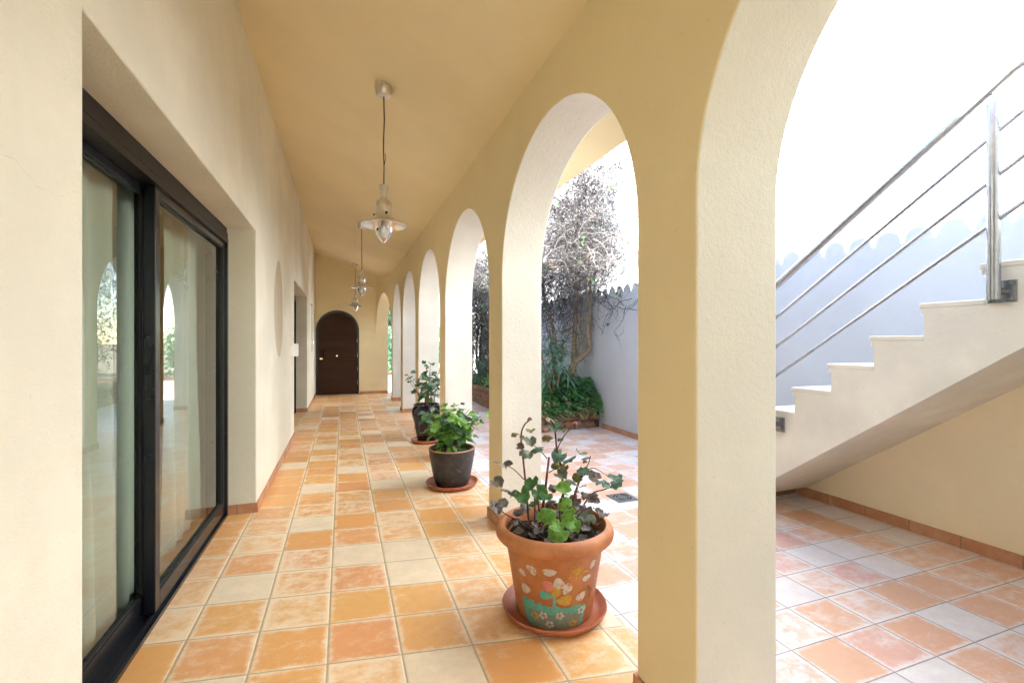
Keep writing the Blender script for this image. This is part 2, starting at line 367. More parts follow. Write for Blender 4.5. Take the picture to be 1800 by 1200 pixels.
# arcade wall
XA = 1.10
def xout(y): return 1.455 if y < 1.7 else (1.455 - .035 * min(1, (y - 1.7) / 1.5))
piers = [(-2.80, -2.47), (-.79, -.46), (1.23, 1.56), (3.235, 3.555), (5.255, 5.575), (7.26, 7.58), (9.28, 9.60), (11.25, 11.52)]
aw = thing('arcade_wall', 'cream arcade wall of round arches on square piers along the courtyard', 'wall')
out = []
for k, (a, b) in enumerate(piers):
    prev = -4.5 if k == 0 else piers[k - 1][1]
    r = (a - prev) / 2; zs = {2: 1.89, 3: 1.87}.get(k, 1.82)
    if k == 0: out += [(-4.5, 0), (-4.5 + .03, 0)] + arc((a - 4.47) / 2, zs, (a + 4.47) / 2, .84)
    else: out += arc((a + prev) / 2, zs, r, .84)
    out += [(a, 0), (b, 0)]
out += [(11.52, 3.08), (-4.5, 3.08)]
clean = [out[0]]
for p in out[1:]:
    if math.dist(p, clean[-1]) > 1e-4: clean.append(p)
def dfun(u, d): return XA if d == 0 else xout(u)
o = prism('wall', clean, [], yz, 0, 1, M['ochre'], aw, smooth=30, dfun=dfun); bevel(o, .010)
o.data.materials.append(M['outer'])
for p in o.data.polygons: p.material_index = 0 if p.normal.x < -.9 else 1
sk = MB()
for a, b in piers:
    xo = xout(a); t = .012
    sk.box((XA - t, a - t, 0), (xo + t, a, .078)); sk.box((XA - t, b, 0), (xo + t, b + t, .078)); sk.box((XA - t, a, 0), (XA, b, .078)); sk.box((xo, a, 0), (xo + t, b, .078))
sk.build('skirting', M['skirt'], aw)
# last bay turns a little inward and meets the end wall flush with its jamb
n = 40; L0, L1 = Vector((1.10, 11.52)), Vector((.83, 12.949)); dv = (L1 - L0); ln = dv.length; dv.normalize(); nv = Vector((dv.y, -dv.x))
def bay(u, v, d): p = L0 + dv * u + nv * d; return (p.x, p.y, v)
r = ln / 2
outl = [(0.001, 3.08), (0.001, 1.62)] + arc(r, 1.62, r - .002, 1.02)[1:-1] + [(ln - .001, 1.62), (ln - .001, 3.08)]
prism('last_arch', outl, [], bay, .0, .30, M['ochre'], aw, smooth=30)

# roof over the corridor with overhanging eave
rf = thing('porch_roof', 'sloping plastered roof over the corridor with overhanging tiled eave', 'roof')
def ceil(x): return 3.68 - .373 * (x - XL)
prof = [(1.80, ceil(1.80)), (-.95, ceil(-.95)), (-5.2, ceil(-.95)), (-5.2, 4.05), (-1.1, 4.05), (1.80, 2.985)]
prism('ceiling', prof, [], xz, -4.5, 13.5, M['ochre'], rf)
b = MB(); b.box((1.80, -4.5, 2.81), (1.84, 13.5, 2.99)); b.build('fascia', M['cream'], rf)
b = MB(); y = -4.40
while y < 13.5:
    b.tube([(1.90, y, 2.965), (1.2, y, 2.965 + .7 * .36), (-1.0, y, 2.965 + 2.9 * .36)], .098, 12); y += .205
b.build('roof_tiles', M['rooftile'], rf, smooth=40)

# courtyard wall
XW = 3.95
cw = thing('courtyard_wall', 'tall white rendered courtyard wall behind the stairs and the creeper', 'wall')
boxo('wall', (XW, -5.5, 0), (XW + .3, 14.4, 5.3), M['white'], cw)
boxo('skirting', (XW - .012, 3.9, 0), (XW, 6.55, .08), M['skirt'], cw)

blk = thing('light_blocker', 'added unseen cream block behind the viewer that shades the near courtyard', 'wall')
boxo('wall', (1.86, -2.6, 0), (XW - .01, .14, 6.2), M['cream'], blk)  # added out of view to darken the near pier jamb and left wall
boxo('blocker_slab', (1.90, .141, 3.75), (XW - .01, .45, 3.95), M['cream'], blk)  # added unseen slab, keeps sky light off the near end
# staircase
XS = 3.15
st = thing('staircase', 'cream concrete staircase climbing along the white courtyard wall', 'staircase')
RI, GO = .187, .272
def nose(k): return 2.51 - GO * k, 1.06 + RI * k
pts = [(3.14, 0), (3.14, .085), (3.02, .085)]
ytop = nose(5)[0]
pts += [(ytop - .2, .74 * (3.12 - ytop + .2) + .01), (.145, .74 * (3.12 - ytop + .2) + .01), (.145, nose(5)[1] - .03)]
for k in range(5, -6, -1):
    y, zt = nose(k); pts += [(y - .0, zt - .03)]
    pts += [(y, (nose(k - 1)[1] - .03) if k > -5 else 0)]
clean = []
for p in pts:
    if not clean or math.dist(p, clean[-1]) > 1e-4: clean.append(p)
prism('flight', clean, [], yz, XS, XW - .001, M['stair'], st)
for k in range(5, -6, -1):
    y, zt = nose(k); back = (y - GO - .0) if k < 5 else .145
    tr_ = bevel(boxo('tread', (XS - .003, back + .001, zt - .03), (XW - .002, y + .028, zt), [M['stair'], M['marble']], st), .006)
    for p in tr_.data.polygons: p.material_index = 1 if p.normal.z > .9 else 0
    if k > -5: boxo('drip_moulding', (XS - .0015, y + .0005, zt - .062), (XW - .002, y + .016, zt - .0305), M['stair'], st)
uw = thing('understair_panel', 'yellow painted wall panel under the sloping stair', 'wall')
prism('panel', [(3.139, 0), (3.139, .03), (.145, 2.68), (.145, 0)], [], yz, XW - .004, XW - .0005, plaster('yellow_plaster', (.87, .775, .57), .07, .15), uw)
b = MB(); b.box((XW - .016, .145, 0), (XW - .004, 3.127, .08)); b.box((XS + .002, 3.127, 0), (XW - .004, 3.139, .08)); b.build('skirting', M['skirt'], uw)

# railing
XR = 3.07; SL = .688
rl = thing('stair_railing', 'stainless steel stair railing with round handrail and three thin bars', 'railing')
def rz(y, z0): return z0 + (1.355 - y) * SL
YB, YE = 1.285, 3.95
b = MB(); b.tube([(XR, YE, rz(YE, 2.675)), (XR, YB + .03, rz(YB + .03, 2.675)), (XR, YB, rz(YB, 2.675) + .002), (XR, YB - .04, rz(YB, 2.675) + .018), (XR, .15, rz(YB, 2.675) + .03)], .024, 16); b.build('handrail', M['steel'], rl, 50)
for z0 in (2.435, 2.215, 1.995):
    b = MB(); b.tube([(XR, YE, rz(YE, z0)), (XR, 1.10, rz(1.10, z0)), (XR, 1.0, rz(1.05, z0)), (XR, .15, rz(1.05, z0))], .0108, 10); b.build('bar', M['steel'], rl, 50)
for y0 in (1.355, 2.645, 3.85):
    zb = rz(max(y0, 1.1), 1.61)
    b = MB(); b.tube([(XR, y0, zb), (XR, y0, zb + .985)], .0265, 18); p = b.build('post', M['steel'], rl, 50)
    b = MB(); b.tube([(XR, y0, zb + .98), (XR, y0, zb + 1.06)], .008, 8); b.build('pin', M['steel'], p)
    b = MB(); b.tube([(XR, y0 - .0, zb + .045), (XS - .01, y0 - .0, zb + .045)], .017, 12); b.box((XS - .012, y0 - .055, zb - .012), (XS - .0005, y0 + .055, zb + .098))
    for dy in (-.04, .04):
        for dz in (.003, .083): b.tube([(XS - .028, y0 + dy, zb + dz), (XS - .011, y0 + dy, zb + dz)], .009, 8)
    b.build('bracket', M['steel'], p, 40)

# ================================================================== DOORS AND WALL FITTINGS
def sliding_door(y0, y1, split, label):
    t = thing('sliding_door', label, 'sliding door'); H = 2.315
    fx = -.87
    b = MB(); b.box((-1.02, y0, .0), (fx, y1, .022)); b.box((-.905, y0, .022), (-.893, y1, .034)); b.box((-.952, y0, .022), (-.940, y1, .034)); b.build('threshold', M['alu'], t)
    b = MB(); b.box((-1.03, y0 + .001, 2.185), (fx - .01, y1 - .001, H - .002)); b.box((fx - .01, y0 + .001, 2.185), (fx, y1 - .001, 2.222)); b.box((fx - .01, y0 + .001, 2.228), (fx - .003, y1 - .001, 2.27)); b.build('shutter_box', M['alub'], t)
    b = MB(); b.box((-1.02, y1 - .035, .022), (fx, y1 - .001, 2.184)); b.box((-1.02, y0 + .001, .022), (fx, y0 + .035, 2.184)); b.build('jamb_frame', M['alu'], t)
    for (a, c, x0, x1) in ((y0 + .035, split + .09, -.985, -.945), (split, y1 - .036, -.935, -.885)):
        s = MB(); wv = .062
        s.box((x0, a, .036), (x1, a + wv, 2.183)); s.box((x0, c - wv, .036), (x1, c, 2.183)); s.box((x0, a + wv, .036), (x1, c - wv, .036 + .085)); s.box((x0, a + wv, 2.183 - .045), (x1, c - wv, 2.183))
        so_ = s.build('sash', M['alu'], t); bevel(so_, .004)
        q = MB(); x = (x0 + x1) / 2; q.quad((x, a + wv, .12), (x, c - wv, .12), (x, c - wv, 2.143), (x, a + wv, 2.143)); q.build('glass', M['glass'], so_)
        gk = MB()
        for (ya, yb, za, zb) in ((a + wv, a + wv + .008, .121, 2.141), (c - wv - .008, c - wv, .121, 2.141), (a + wv, c - wv, .121, .129), (a + wv, c - wv, 2.133, 2.141)): gk.box((x + .003, ya, za), (x1 - .006, yb, zb))
        gk.build('gasket', M['rubber'], so_)
    return t
sliding_door(1.60, 4.30, 2.80, 'large dark framed glass sliding door nearest on the left wall')
sliding_door(7.43, 10.05, 8.73, 'dark framed recessed doorway beyond the oval niche')
def curtain(y0, y1, x, label, amp=.035, wl=.20):
    b = MB(); n = int((y1 - y0) / .012); zs = [.03, .5, 1.2, 2.0, 2.6]; ph = random.random() * 9
    def X(y, z): return x + amp * math.sin(2 * math.pi * y / wl + ph + .5 * math.sin(y * 5)) * (.75 + .25 * math.cos(z * 2)) + .012 * math.sin(y * 23 + z)
    for k in range(n):
        for z0, z1 in zip(zs, zs[1:]):
            ya, yb = y0 + k * .012, y0 + (k + 1) * .012
            b.quad((X(ya, z0), ya, z0), (X(yb, z0), yb, z0), (X(yb, z1), yb, z1), (X(ya, z1), ya, z1))
    me = b.mesh('curtain'); bm = bmesh.new(); bm.from_mesh(me); bmesh.ops.remove_doubles(bm, verts=bm.verts[:], dist=1e-5); bm.to_mesh(me); bm.free()
    return tag(obj('curtain', me, M['curtain'], None, 80), label, 'curtain', 'cream curtains behind the sliding door')
curtain(1.3, 3.15, -1.07, 'cream curtain behind the nearer pane of the big sliding door')
curtain(3.55, 5.6, -1.075, 'cream curtain behind the farther pane of the big sliding door')

# arched wooden door
ad = thing('arched_door', 'dark brown wooden arched door at the end of the corridor', 'door', (dc, EY + .14, 0))
ro, ri = dr - .001, dr - .055
outl = [(-ro, 0)] + arc(0, dzs, ro) + [(ro, 0), (ri, 0)] + arc(0, dzs, ri, a0=0, a1=180) + [(-ri, 0)]
prism('door_frame', outl, [], xz, -.03, .05, M['alu'], ad, smooth=35)
boxo('threshold', (-ri, -.02, 0.001), (ri, .09, .0115), M['alu'], ad)
lf = prism('door_leaf', [(-ri, .012)] + arc(0, dzs, ri) + [(ri, .012)], [], xz, .0, .045, M['wood'], ad)
b = MB(); zz = .16
while zz < dzs + ri - .05:
    hw_ = ri - .01 if zz < dzs else math.sqrt(max(0, (ri - .01) ** 2 - (zz - dzs) ** 2)); b.box((-hw_, -.004, zz), (hw_, .0, zz + .168)); zz += .174
bevel(b.build('plank', M['wood'], lf), .003)
b = MB(); b.tube([(-.02, -.03, 1.02), (-.02, -.004, 1.02)], .022, 12); b.build('knob', M['brass'], ad, 40)
b = MB(); b.box((-.44, -.012, .93), (-.37, -.004, .97)); b.build('lock_plate', M['brass'], ad)
b = MB(); b.tube([(-.34, -.045, .95), (-.34, -.045, 1.2)], .012, 8); b.tube([(-.34, -.045, .98), (-.34, -.003, .98)], .008, 8); b.tube([(-.34, -.045, 1.17), (-.34, -.003, 1.17)], .008, 8); b.build('pull_handle', M['alu'], ad, 40)
for z0 in (.25, .62, .99, 1.36): 
    b = MB(); b.tube([(ri + .012, -.036, z0), (ri + .012, -.036, z0 + .11)], .010, 8); b.build('hinge', M['steel'], ad, 40)

# wall lamp box, bell pull
t = thing('wall_light', 'small white box lamp on the wall before the recessed doorway', 'wall light', (XL, 6.98, 1.285))
bevel(boxo('back_plate', (0, -.13, -.10), (.02, .13, .10), M['cream'], t), .004)
b = MB(); pr_ = [(.02 + .075 * math.sin(R(a)), -.115 * math.cos(R(a))) for a in range(0, 181, 12)]
for (xa, ya), (xb, yb) in zip(pr_, pr_[1:]): b.quad((xa, ya, -.085), (xb, yb, -.085), (xb, yb, .085), (xa, ya, .085))
b.poly([(x, y, .085) for x, y in pr_]); b.poly([(x, y, -.085) for x, y in reversed(pr_)]); b.build('shade', M['whitepl'], t, 30)
t = thing('bell_pull', 'thin metal bell pull hanging on the left wall by the arched door', 'bell pull', (XL + .03, 11.05, 0))
b = MB(); b.tube([(0, 0, 2.2), (0, 0, 1.5), (0, 0, 1.18)], .006, 6); b.build('rod', M['steel'], t)
b = MB(); b.tube([(-.03, 0, 2.2), (.0, 0, 2.22), (.01, 0, 2.2)], .008, 6); b.build('hook', M['steel'], t)
b = MB(); b.box((-.028, -.05, 1.37), (.045, .05, 1.40)); b.tube([(.02, 0, 1.33), (.02, 0, 1.44)], .012, 8); b.build('handle', M['nickel'], t)

# ================================================================== PENDANT LAMPS
def pendant():
    t = thing('pendant_lamp', 'nearest nickel pendant lamp with flat shade and pointed glass', 'pendant lamp', (0, 0, 0), 0, 'pendant lamps under the corridor ceiling')
    # local origin: ceiling point; lamp hangs down -z
    b = MB(); b.lathe([(0.0, .03), (.062, .03), (.065, 0), (.060, -.060), (.050, -.072), (0.0, -.074)], 28); b.build('canopy', M['nickel'], t, 40)
    b = MB(); b.tube([(.0, 0, -.07), (.004, .002, -.25), (-.003, .0, -.45), (.002, 0, -.6), (0, 0, -.745)], .0048, 8); b.tube([(0.002, .002, -.60), (.014, .0, -.53), (.010, 0, -.50)], .0025, 6); b.build('cord', M['cord'], t, 60)
    D = -.735
    b = MB(); b.lathe([(0, D), (.030, D - .004), (.033, D - .02), (.033, D - .045), (.026, D - .052), (.024, D - .10), (.030, D - .112), (.050, D - .125), (.056, D - .135), (.056, D - .205), (.062, D - .212), (.064, D - .232), (.080, D - .245), (.086, D - .262), (.0, D - .262)], 32); bd = b.build('body', M['nickel'], t, 40)
    for a in (40, 160, 280): ca, sa = math.cos(R(a)), math.sin(R(a)); b = MB(); b.tube([(.058 * ca, .058 * sa, D - .225), (.078 * ca, .078 * sa, D - .225)], .009, 8); b.build('thumb_screw', M['alu'], bd, 40)
    b = MB(); b.lathe([(.070, D - .250), (.105, D - .263), (.140, D - .282), (.163, D - .300), (.167, D - .306), (.163, D - .308), (.138, D - .290), (.100, D - .272), (.070, D - .262)], 44); b.build('shade', M['nickel'], t, 50)
    b = MB(); b.lathe([(.062, D - .262), (.064, D - .30), (.063, D - .335), (.056, D - .368), (.040, D - .400), (.020, D - .424), (.006, D - .438), (.0, D - .440)], 28); b.build('glass_cover', M['lampglass'], t, 60)
    b = MB(); b.lathe([(.016, D - .262), (.018, D - .295), (.030, D - .318), (.040, D - .345), (.041, D - .362), (.034, D - .385), (.018, D - .399), (.0, D - .402)], 24); b.build('bulb', M['bulb'], t, 60)
    return t
lp = pendant(); LX = .288
for k, (y, lab) in enumerate(((3.60, None), (7.94, 'middle pendant lamp of the three along the corridor'), (12.1, 'farthest pendant lamp, hanging in front of the arched door'))):
    o = lp if k == 0 else copy_tree(lp)
    o.location = (LX, y, ceil(LX) - .012); o.rotation_euler.z = k * 1.3
    if lab: o['label'] = lab

# ================================================================== POTS AND THEIR PLANTS
FW = Vector((math.sin(R(20.05)), math.cos(R(20.05)), 0)); RT = Vector((math.cos(R(20.05)), -math.sin(R(20.05)), 0)); UP = Vector((0, 0, 1))
def saucer(loc, r, label):
    b = MB(); b.lathe([(0, 0.001), (r * .80, .001), (r * .95, .018), (r, .042), (r * .985, .048), (r * .955, .044), (r * .88, .022), (r * .78, .013), (0, .013)], 56)
    o = b.build('plant_saucer', M['saucer'], None, 50); o.location = loc; return tag(o, label, 'saucer')
def leaf(b, c, nrm, r, m=0, lobes=7, cup=.25, spin=None):
    n = Vector(nrm).normalized(); u = n.orthogonal().normalized(); sp = random.random() * 6.28 if spin is None else spin
    u = (Matrix.Rotation(sp, 3, n) @ u); v = n.cross(u); k = lobes * 4; i = len(b.v); c = Vector(c)
    fold = random.uniform(-.55, .65); wavy = random.uniform(.05, .14); droop = random.uniform(-.4, .1)
    b.att[i] = (0, .5); b.v.append(tuple(c))
    for ring in (.55, 1.0):
        for q in range(k):
            a = 2 * math.pi * q / k; rr = r * ring * (1 if ring < 1 else (1.0 + (.05 if k < 30 else .04) * math.cos(a * lobes)))
            notch = 1 - .55 * max(0, 1 - abs(a - math.pi) / .38) if ring == 1.0 else 1 - .35 * max(0, 1 - abs(a - math.pi) / .38)
            x, y = rr * math.cos(a) * notch, rr * math.sin(a) * notch
            h = cup * r * ring * ring + fold * abs(y) * ring + (wavy * r * math.sin(a * lobes + sp) if ring == 1 else 0) + droop * r * max(0, math.cos(a)) ** 2 * ring * ring
            b.att[len(b.v)] = (ring, 1.0 if q % 4 == 0 else 0.0); b.v.append(tuple(c + u * x + v * y + n * h))
    for q in range(k):
        q2 = (q + 1) % k; b.f.append((i, i + 1 + q, i + 1 + q2)); b.mi.append(m)
        b.f.append((i + 1 + q, i + 1 + k + q, i + 1 + k + q2, i + 1 + q2)); b.mi.append(m)
def curve(pts, n=4):
    pts = [Vector(p) for p in pts]; out_ = []
    for k in range(len(pts) - 1):
        p0, p1, p2, p3 = pts[max(k - 1, 0)], pts[k], pts[k + 1], pts[min(k + 2, len(pts) - 1)]
        for q in range(n):
            t_ = q / n; out_.append(.5 * ((2 * p1) + (p2 - p0) * t_ + (2 * p0 - 5 * p1 + 4 * p2 - p3) * t_ ** 2 + (3 * p1 - p0 - 3 * p2 + p3) * t_ ** 3))
    return out_ + [pts[-1]]

# --- big painted terracotta pot
PC = Vector((1.04, 2.205, 0))
saucer(PC, .272, 'large clay saucer under the painted terracotta pot')
pt = thing('flower_pot', 'big terracotta flower pot with a child\'s flower painting on it', 'flower pot', PC + Vector((0, 0, .014)))
prof = [(0, 0), (.188, 0), (.196, .008), (.252, .352), (.262, .362), (.268, .372), (.292, .378), (.304, .392), (.307, .412), (.300, .432), (.284, .444), (.268, .448), (.262, .440), (.258, .425), (.250, .395), (.246, .36)]
b = MB(); b.lathe(prof, 64); b.build('pot_body', M['terracotta'], pt, 45)
def pr_at(z): return .196 + (.252 - .196) * (z - .008) / .344
b = MB(); n = 40
for q in range(n):
    a0, a1 = 2 * math.pi * q / n, 2 * math.pi * (q + 1) / n
    for k in range(5):
        r0, r1 = .25 * k / 5, .25 * (k + 1) / 5; f = lambda r, a: (r * math.cos(a), r * math.sin(a), .375 + .012 * math.sin(a * 5 + r * 40) + .01 * math.cos(r * 60))
        b.quad(f(r0, a0), f(r1, a0), f(r1, a1), f(r0, a1))
b.build('soil', M['soil'], pt, 80)
# painted picture: small patches lying on the curved wall of the pot
pp = MB(); S1 = 332.0
def toaz(px, py):
    z = (1077 - py) / 350.0 + .012; r = pr_at(z); a = max(-.97, min(.97, (px - 976) / S1 / r)); return math.asin(a), z
faceang = math.atan2(-FW.y, -FW.x)
def onpot(az, z, lift=.0016):
    r = pr_at(z) + lift; a = faceang + az; return (r * math.cos(a), r * math.sin(a), z)
def patch(px, py, wx, wy, m, rot=0, wob=.12, n=18, lift=.0016):
    az, z = toaz(px, py); r = pr_at(z); pts = []; ph = random.random() * 6
    for k in range(n):
        a = 2 * math.pi * k / n; q = 1 + wob * math.sin(3 * a + ph) + wob * .5 * math.sin(7 * a)
        x, y = wx / S1 * math.cos(a) * q, wy / S1 * math.sin(a) * q; x, y = x * math.cos(rot) - y * math.sin(rot), x * math.sin(rot) + y * math.cos(rot)
        pts.append(onpot(az + x / r, z + y, lift))
    c_ = onpot(az, z, lift)
    for k in range(n): pp.poly([c_, pts[k], pts[(k + 1) % n]], m)
def stroke(p0, p1, wd, m, lift=.0016):
    n = 6
    for k in range(n):
        q = []
        for tt in (k / n, (k + 1) / n):
            x, y = p0[0] + (p1[0] - p0[0]) * tt, p0[1] + (p1[1] - p0[1]) * tt; dx, dy = p1[0] - p0[0], p1[1] - p0[1]; l_ = math.hypot(dx, dy); nx, ny = -dy / l_ * wd, dx / l_ * wd
            q.append((onpot(*toaz(x + nx, y + ny), lift), onpot(*toaz(x - nx, y - ny), lift)))
        pp.quad(q[0][0], q[0][1], q[1][1], q[1][0], m)
for (x, y, a, c_, rot) in ((934, 979, 10, 6.5, -.6), (961, 978, 11, 6, .0), (1033, 974, 8, 6, .6), (925, 1018, 9, 8, .2), (1013, 1026, 10, 7, .4), (919, 990, 8, 5, -.3), (1022, 995, 9, 5, .1)): patch(x, y, a, c_, 0, rot, .10)
patch(976, 998, 9, 10, 0); patch(990, 1007, 7, 10, 0, -.5); patch(960, 1003, 8, 10, 3, .3, .06); patch(972, 1013, 8, 9, 2, .5, lift=.0020); patch(986, 1028, 13, 9, 2, .1, lift=.0020); patch(956, 1020, 11, 7, 1, -.1)
stroke((970, 1020), (969, 1045), 2.4, 1)
for k in range(26):
    x = 925 + k * 3.75; stroke((x, 1036 + random.uniform(-3, 3) + k * .3), (x + random.uniform(-2, 2), 1050 + random.uniform(0, 6)), 2.4, 1, .0014)
for k in range(14):
    x0 = 928 + k * 6.6; stroke((x0, 1048), (x0 + 2, 1083 - abs(k - 7) * .4), 3.5, 5, .0012)
stroke((922, 1040), (934, 1078), 3, 1, .0018); stroke((1020, 1046), (1011, 1080), 3, 1, .0018); stroke((936, 1081), (1010, 1086), 3, 1, .0018)
for (x, y, m) in ((953, 1058, 0), (979, 1056, 0), (963, 1073, 0), (940, 1062, 2), (1000, 1072, 2), (1014, 1052, 0)):
    for k in range(5): a = k * 1.257 + x; patch(x + 4.6 * math.cos(a), y + 4.6 * math.sin(a), 2.8, 2.4, m, a, .1, 10, .0022)
for k in range(9):
    a = k * .7 + .2; stroke((1005, 980), (1005 + 15 * math.cos(a) * (1.3 if k % 3 == 0 else .8), 980 + 12 * math.sin(a)), 1.4, 2)
patch(1005, 979, 8, 6, 2); 
for k in range(12): patch(1029 + random.uniform(-4, 4), 1012 + k * 2.0, 2.2, 1.2, 4, random.random(), .1, 8, .0019)
pp.build('painting', [P_W, P_T, P_Y, P_P, P_B, P_TW], pt)

# --- leggy geranium in the painted pot
gp = thing('geranium_plant', 'leggy dark leaved geranium in the painted terracotta pot', 'plant', PC)
D1 = PC.dot(FW)
def at1(px, py, dep=0.0):
    d = D1 + dep; p = RT * ((px - 900) / 814 * d) + FW * d + UP * (1.4 - (py - 600) / 814 * d); return p - PC
stems = [([(930, 925, .0), (926, 870, .02), (920, 810, .0), (916, 768, -.02), (921, 748, -.03), (931, 738, -.03)], .0062),
         ([(948, 928, -.06), (956, 880, -.05), (962, 830, -.05), (965, 803, -.06)], .0085),
         ([(986, 918, .04), (990, 868, .05), (986, 820, .04), (979, 790, .02), (975, 752, .01), (968, 738, .0)], .0072),
         ([(979, 790, .02), (990, 768, .0), (1003, 752, -.02), (1010, 746, -.03)], .0035),
         ([(998, 905, .0), (1010, 870, .0), (1020, 840, -.01), (1024, 832, -.02)], .0075),
         ([(1015, 905, .10), (1040, 868, .11), (1062, 860, .12), (1084, 850, .12)], .0048),
         ([(930, 930, .1), (905, 912, .06), (884, 900, .02), (876, 890, .0)], .0048),
         ([(962, 806, -.05), (950, 792, -.04), (938, 782, -.03)], .003), ([(921, 842, .01), (905, 826, .0), (892, 818, -.02)], .003),
         ([(1022, 840, -.01), (1040, 822, .0), (1062, 832, .04)], .003), ([(1020, 842, 0), (1034, 815, .03), (1038, 800, .03)], .003),
         ([(940, 920, -.1), (940, 880, -.12), (935, 862, -.12)], .004), ([(985, 930, -.12), (984, 895, -.14), (988, 870, -.15)], .005),
         ([(978, 935, -.13), (976, 905, -.15), (970, 900, -.16)], .004), ([(1005, 925, -.05), (1020, 902, -.06), (1036, 890, -.06)], .004),
         ([(955, 925, .0), (948, 895, .02), (944, 870, .02)], .005), ([(965, 830, -.05), (978, 824, -.05), (990, 832, -.06)], .003)]
b = MB()
for pts, r in stems:
    c_ = curve([at1(*p) for p in pts], 5); b.tube(c_, [r * (1 - .45 * k / len(c_)) for k in range(len(c_))], 7)
b.build('stem', M['gstem'], gp, 60)
LV = [ # px,py,depth,radius(px),mat, tilt
 (880, 813, 0, 13, 1), (893, 818, -.01, 10, 1), (873, 848, -.02, 13, 1), (892, 860, -.02, 12, 1), (872, 893, -.02, 12, 1), (884, 884, .0, 10, 1), (868, 884, 0, 8, 1),
 (925, 796, -.03, 13, 0), (944, 786, -.03, 13, 4), (932, 776, -.02, 11, 0), (906, 761, -.02, 8, 3), (933, 757, -.03, 9, 3), (914, 786, -.02, 8, 1), (920, 770, -.02, 7, 3),
 (968, 738, .0, 10, 3), (976, 752, .0, 12, 4), (987, 757, -.01, 9, 4), (962, 765, .02, 11, 3), (985, 772, .0, 6, 3),
 (983, 800, .02, 14, 4), (1000, 806, .0, 14, 4), (1020, 798, .03, 11, 0), (1030, 803, .04, 9, 0), (976, 815, .03, 9, 3), (992, 821, .03, 8, 3),
 (985, 836, -.03, 13, 0), (1003, 842, -.04, 15, 0), (1015, 838, -.03, 10, 3), (1025, 828, -.02, 12, 4), (1046, 838, .02, 12, 1), (1036, 830, .02, 8, 1),
 (1060, 846, .06, 14, 4), (1082, 848, .08, 14, 4), (1073, 840, .08, 11, 4), (1088, 838, .1, 7, 4),
 (935, 848, -.10, 14, 2), (948, 866, -.10, 14, 2), (918, 872, -.08, 14, 2), (925, 855, -.1, 10, 2), (960, 870, -.12, 12, 2), (905, 870, -.04, 10, 0), (938, 884, -.1, 10, 2),
 (988, 862, -.15, 15, 5), (992, 884, -.16, 13, 5), (960, 906, -.20, 17, 5), (982, 934, -.22, 18, 5), (1000, 906, -.18, 15, 5), (1010, 928, -.18, 13, 5), (1005, 918, -.17, 11, 5), (975, 922, -.2, 12, 5),
 (975, 855, .05, 11, 1), (965, 880, .02, 12, 1), (1010, 880, .05, 13, 1), (1030, 895, .02, 13, 1), (1040, 880, .08, 11, 1), (1018, 865, .08, 10, 4), (1050, 900, .05, 11, 1), (1020, 912, -.04, 13, 0), (1036, 912, -.04, 12, 0),
 (1062, 905, .0, 10, 1), (1030, 872, .1, 9, 1), (1045, 868, .1, 7, 1), (910, 905, .1, 12, 1), (925, 890, .1, 12, 1), (900, 915, .02, 10, 1), (952, 900, .1, 12, 1), (985, 900, .1, 14, 1), (1000, 925, .0, 10, 1), (1025, 855, .1, 7, 1), (1048, 880, .1, 7, 1)]
b = MB(); pet = MB()
for (px, py, dp, rp, m) in LV:
    nrm = Vector((random.uniform(-.55, .55), random.uniform(-.55, .55), 1)) - FW * (.75 if m in (2, 5) else random.uniform(.05, .55))
    leaf(b, at1(px, py, dp + random.uniform(-.02, .02)), nrm, rp * .0029, m, 7, random.uniform(-.35, .3))
b.build('foliage', [M['gdark'], M['gpurple'], M['ggreen'], M['golive'], M['gblue'], M['gbright']], gp, 70)
sm = MB()
for k in range(70):   # small filler leaves low in the pot
    a, rr = random.random() * 6.28, random.uniform(.05, .24); leaf(sm, (rr * math.cos(a), rr * math.sin(a), random.uniform(.40, .49)), (random.uniform(-.6, .6), random.uniform(-.6, .6), 1), random.uniform(.014, .032), 0, 5, .2)
sm.build('undergrowth', [M['gpurple']], gp, 70)
for (px, py, dp) in ((931, 737, -.03), (1011, 745, -.03), (1046, 836, .03), (1028, 812, .03), (1092, 845, .1)):
    c_ = at1(px, py, dp); b = MB()
    for k in range(9): d_ = Vector((random.uniform(-1, 1), random.uniform(-1, 1), random.uniform(-.3, 1))).normalized() * .012; b.tube([c_, c_ + d_], [.004, .006], 5)
    b.build('flower_bud', M['bud'], gp, 60)

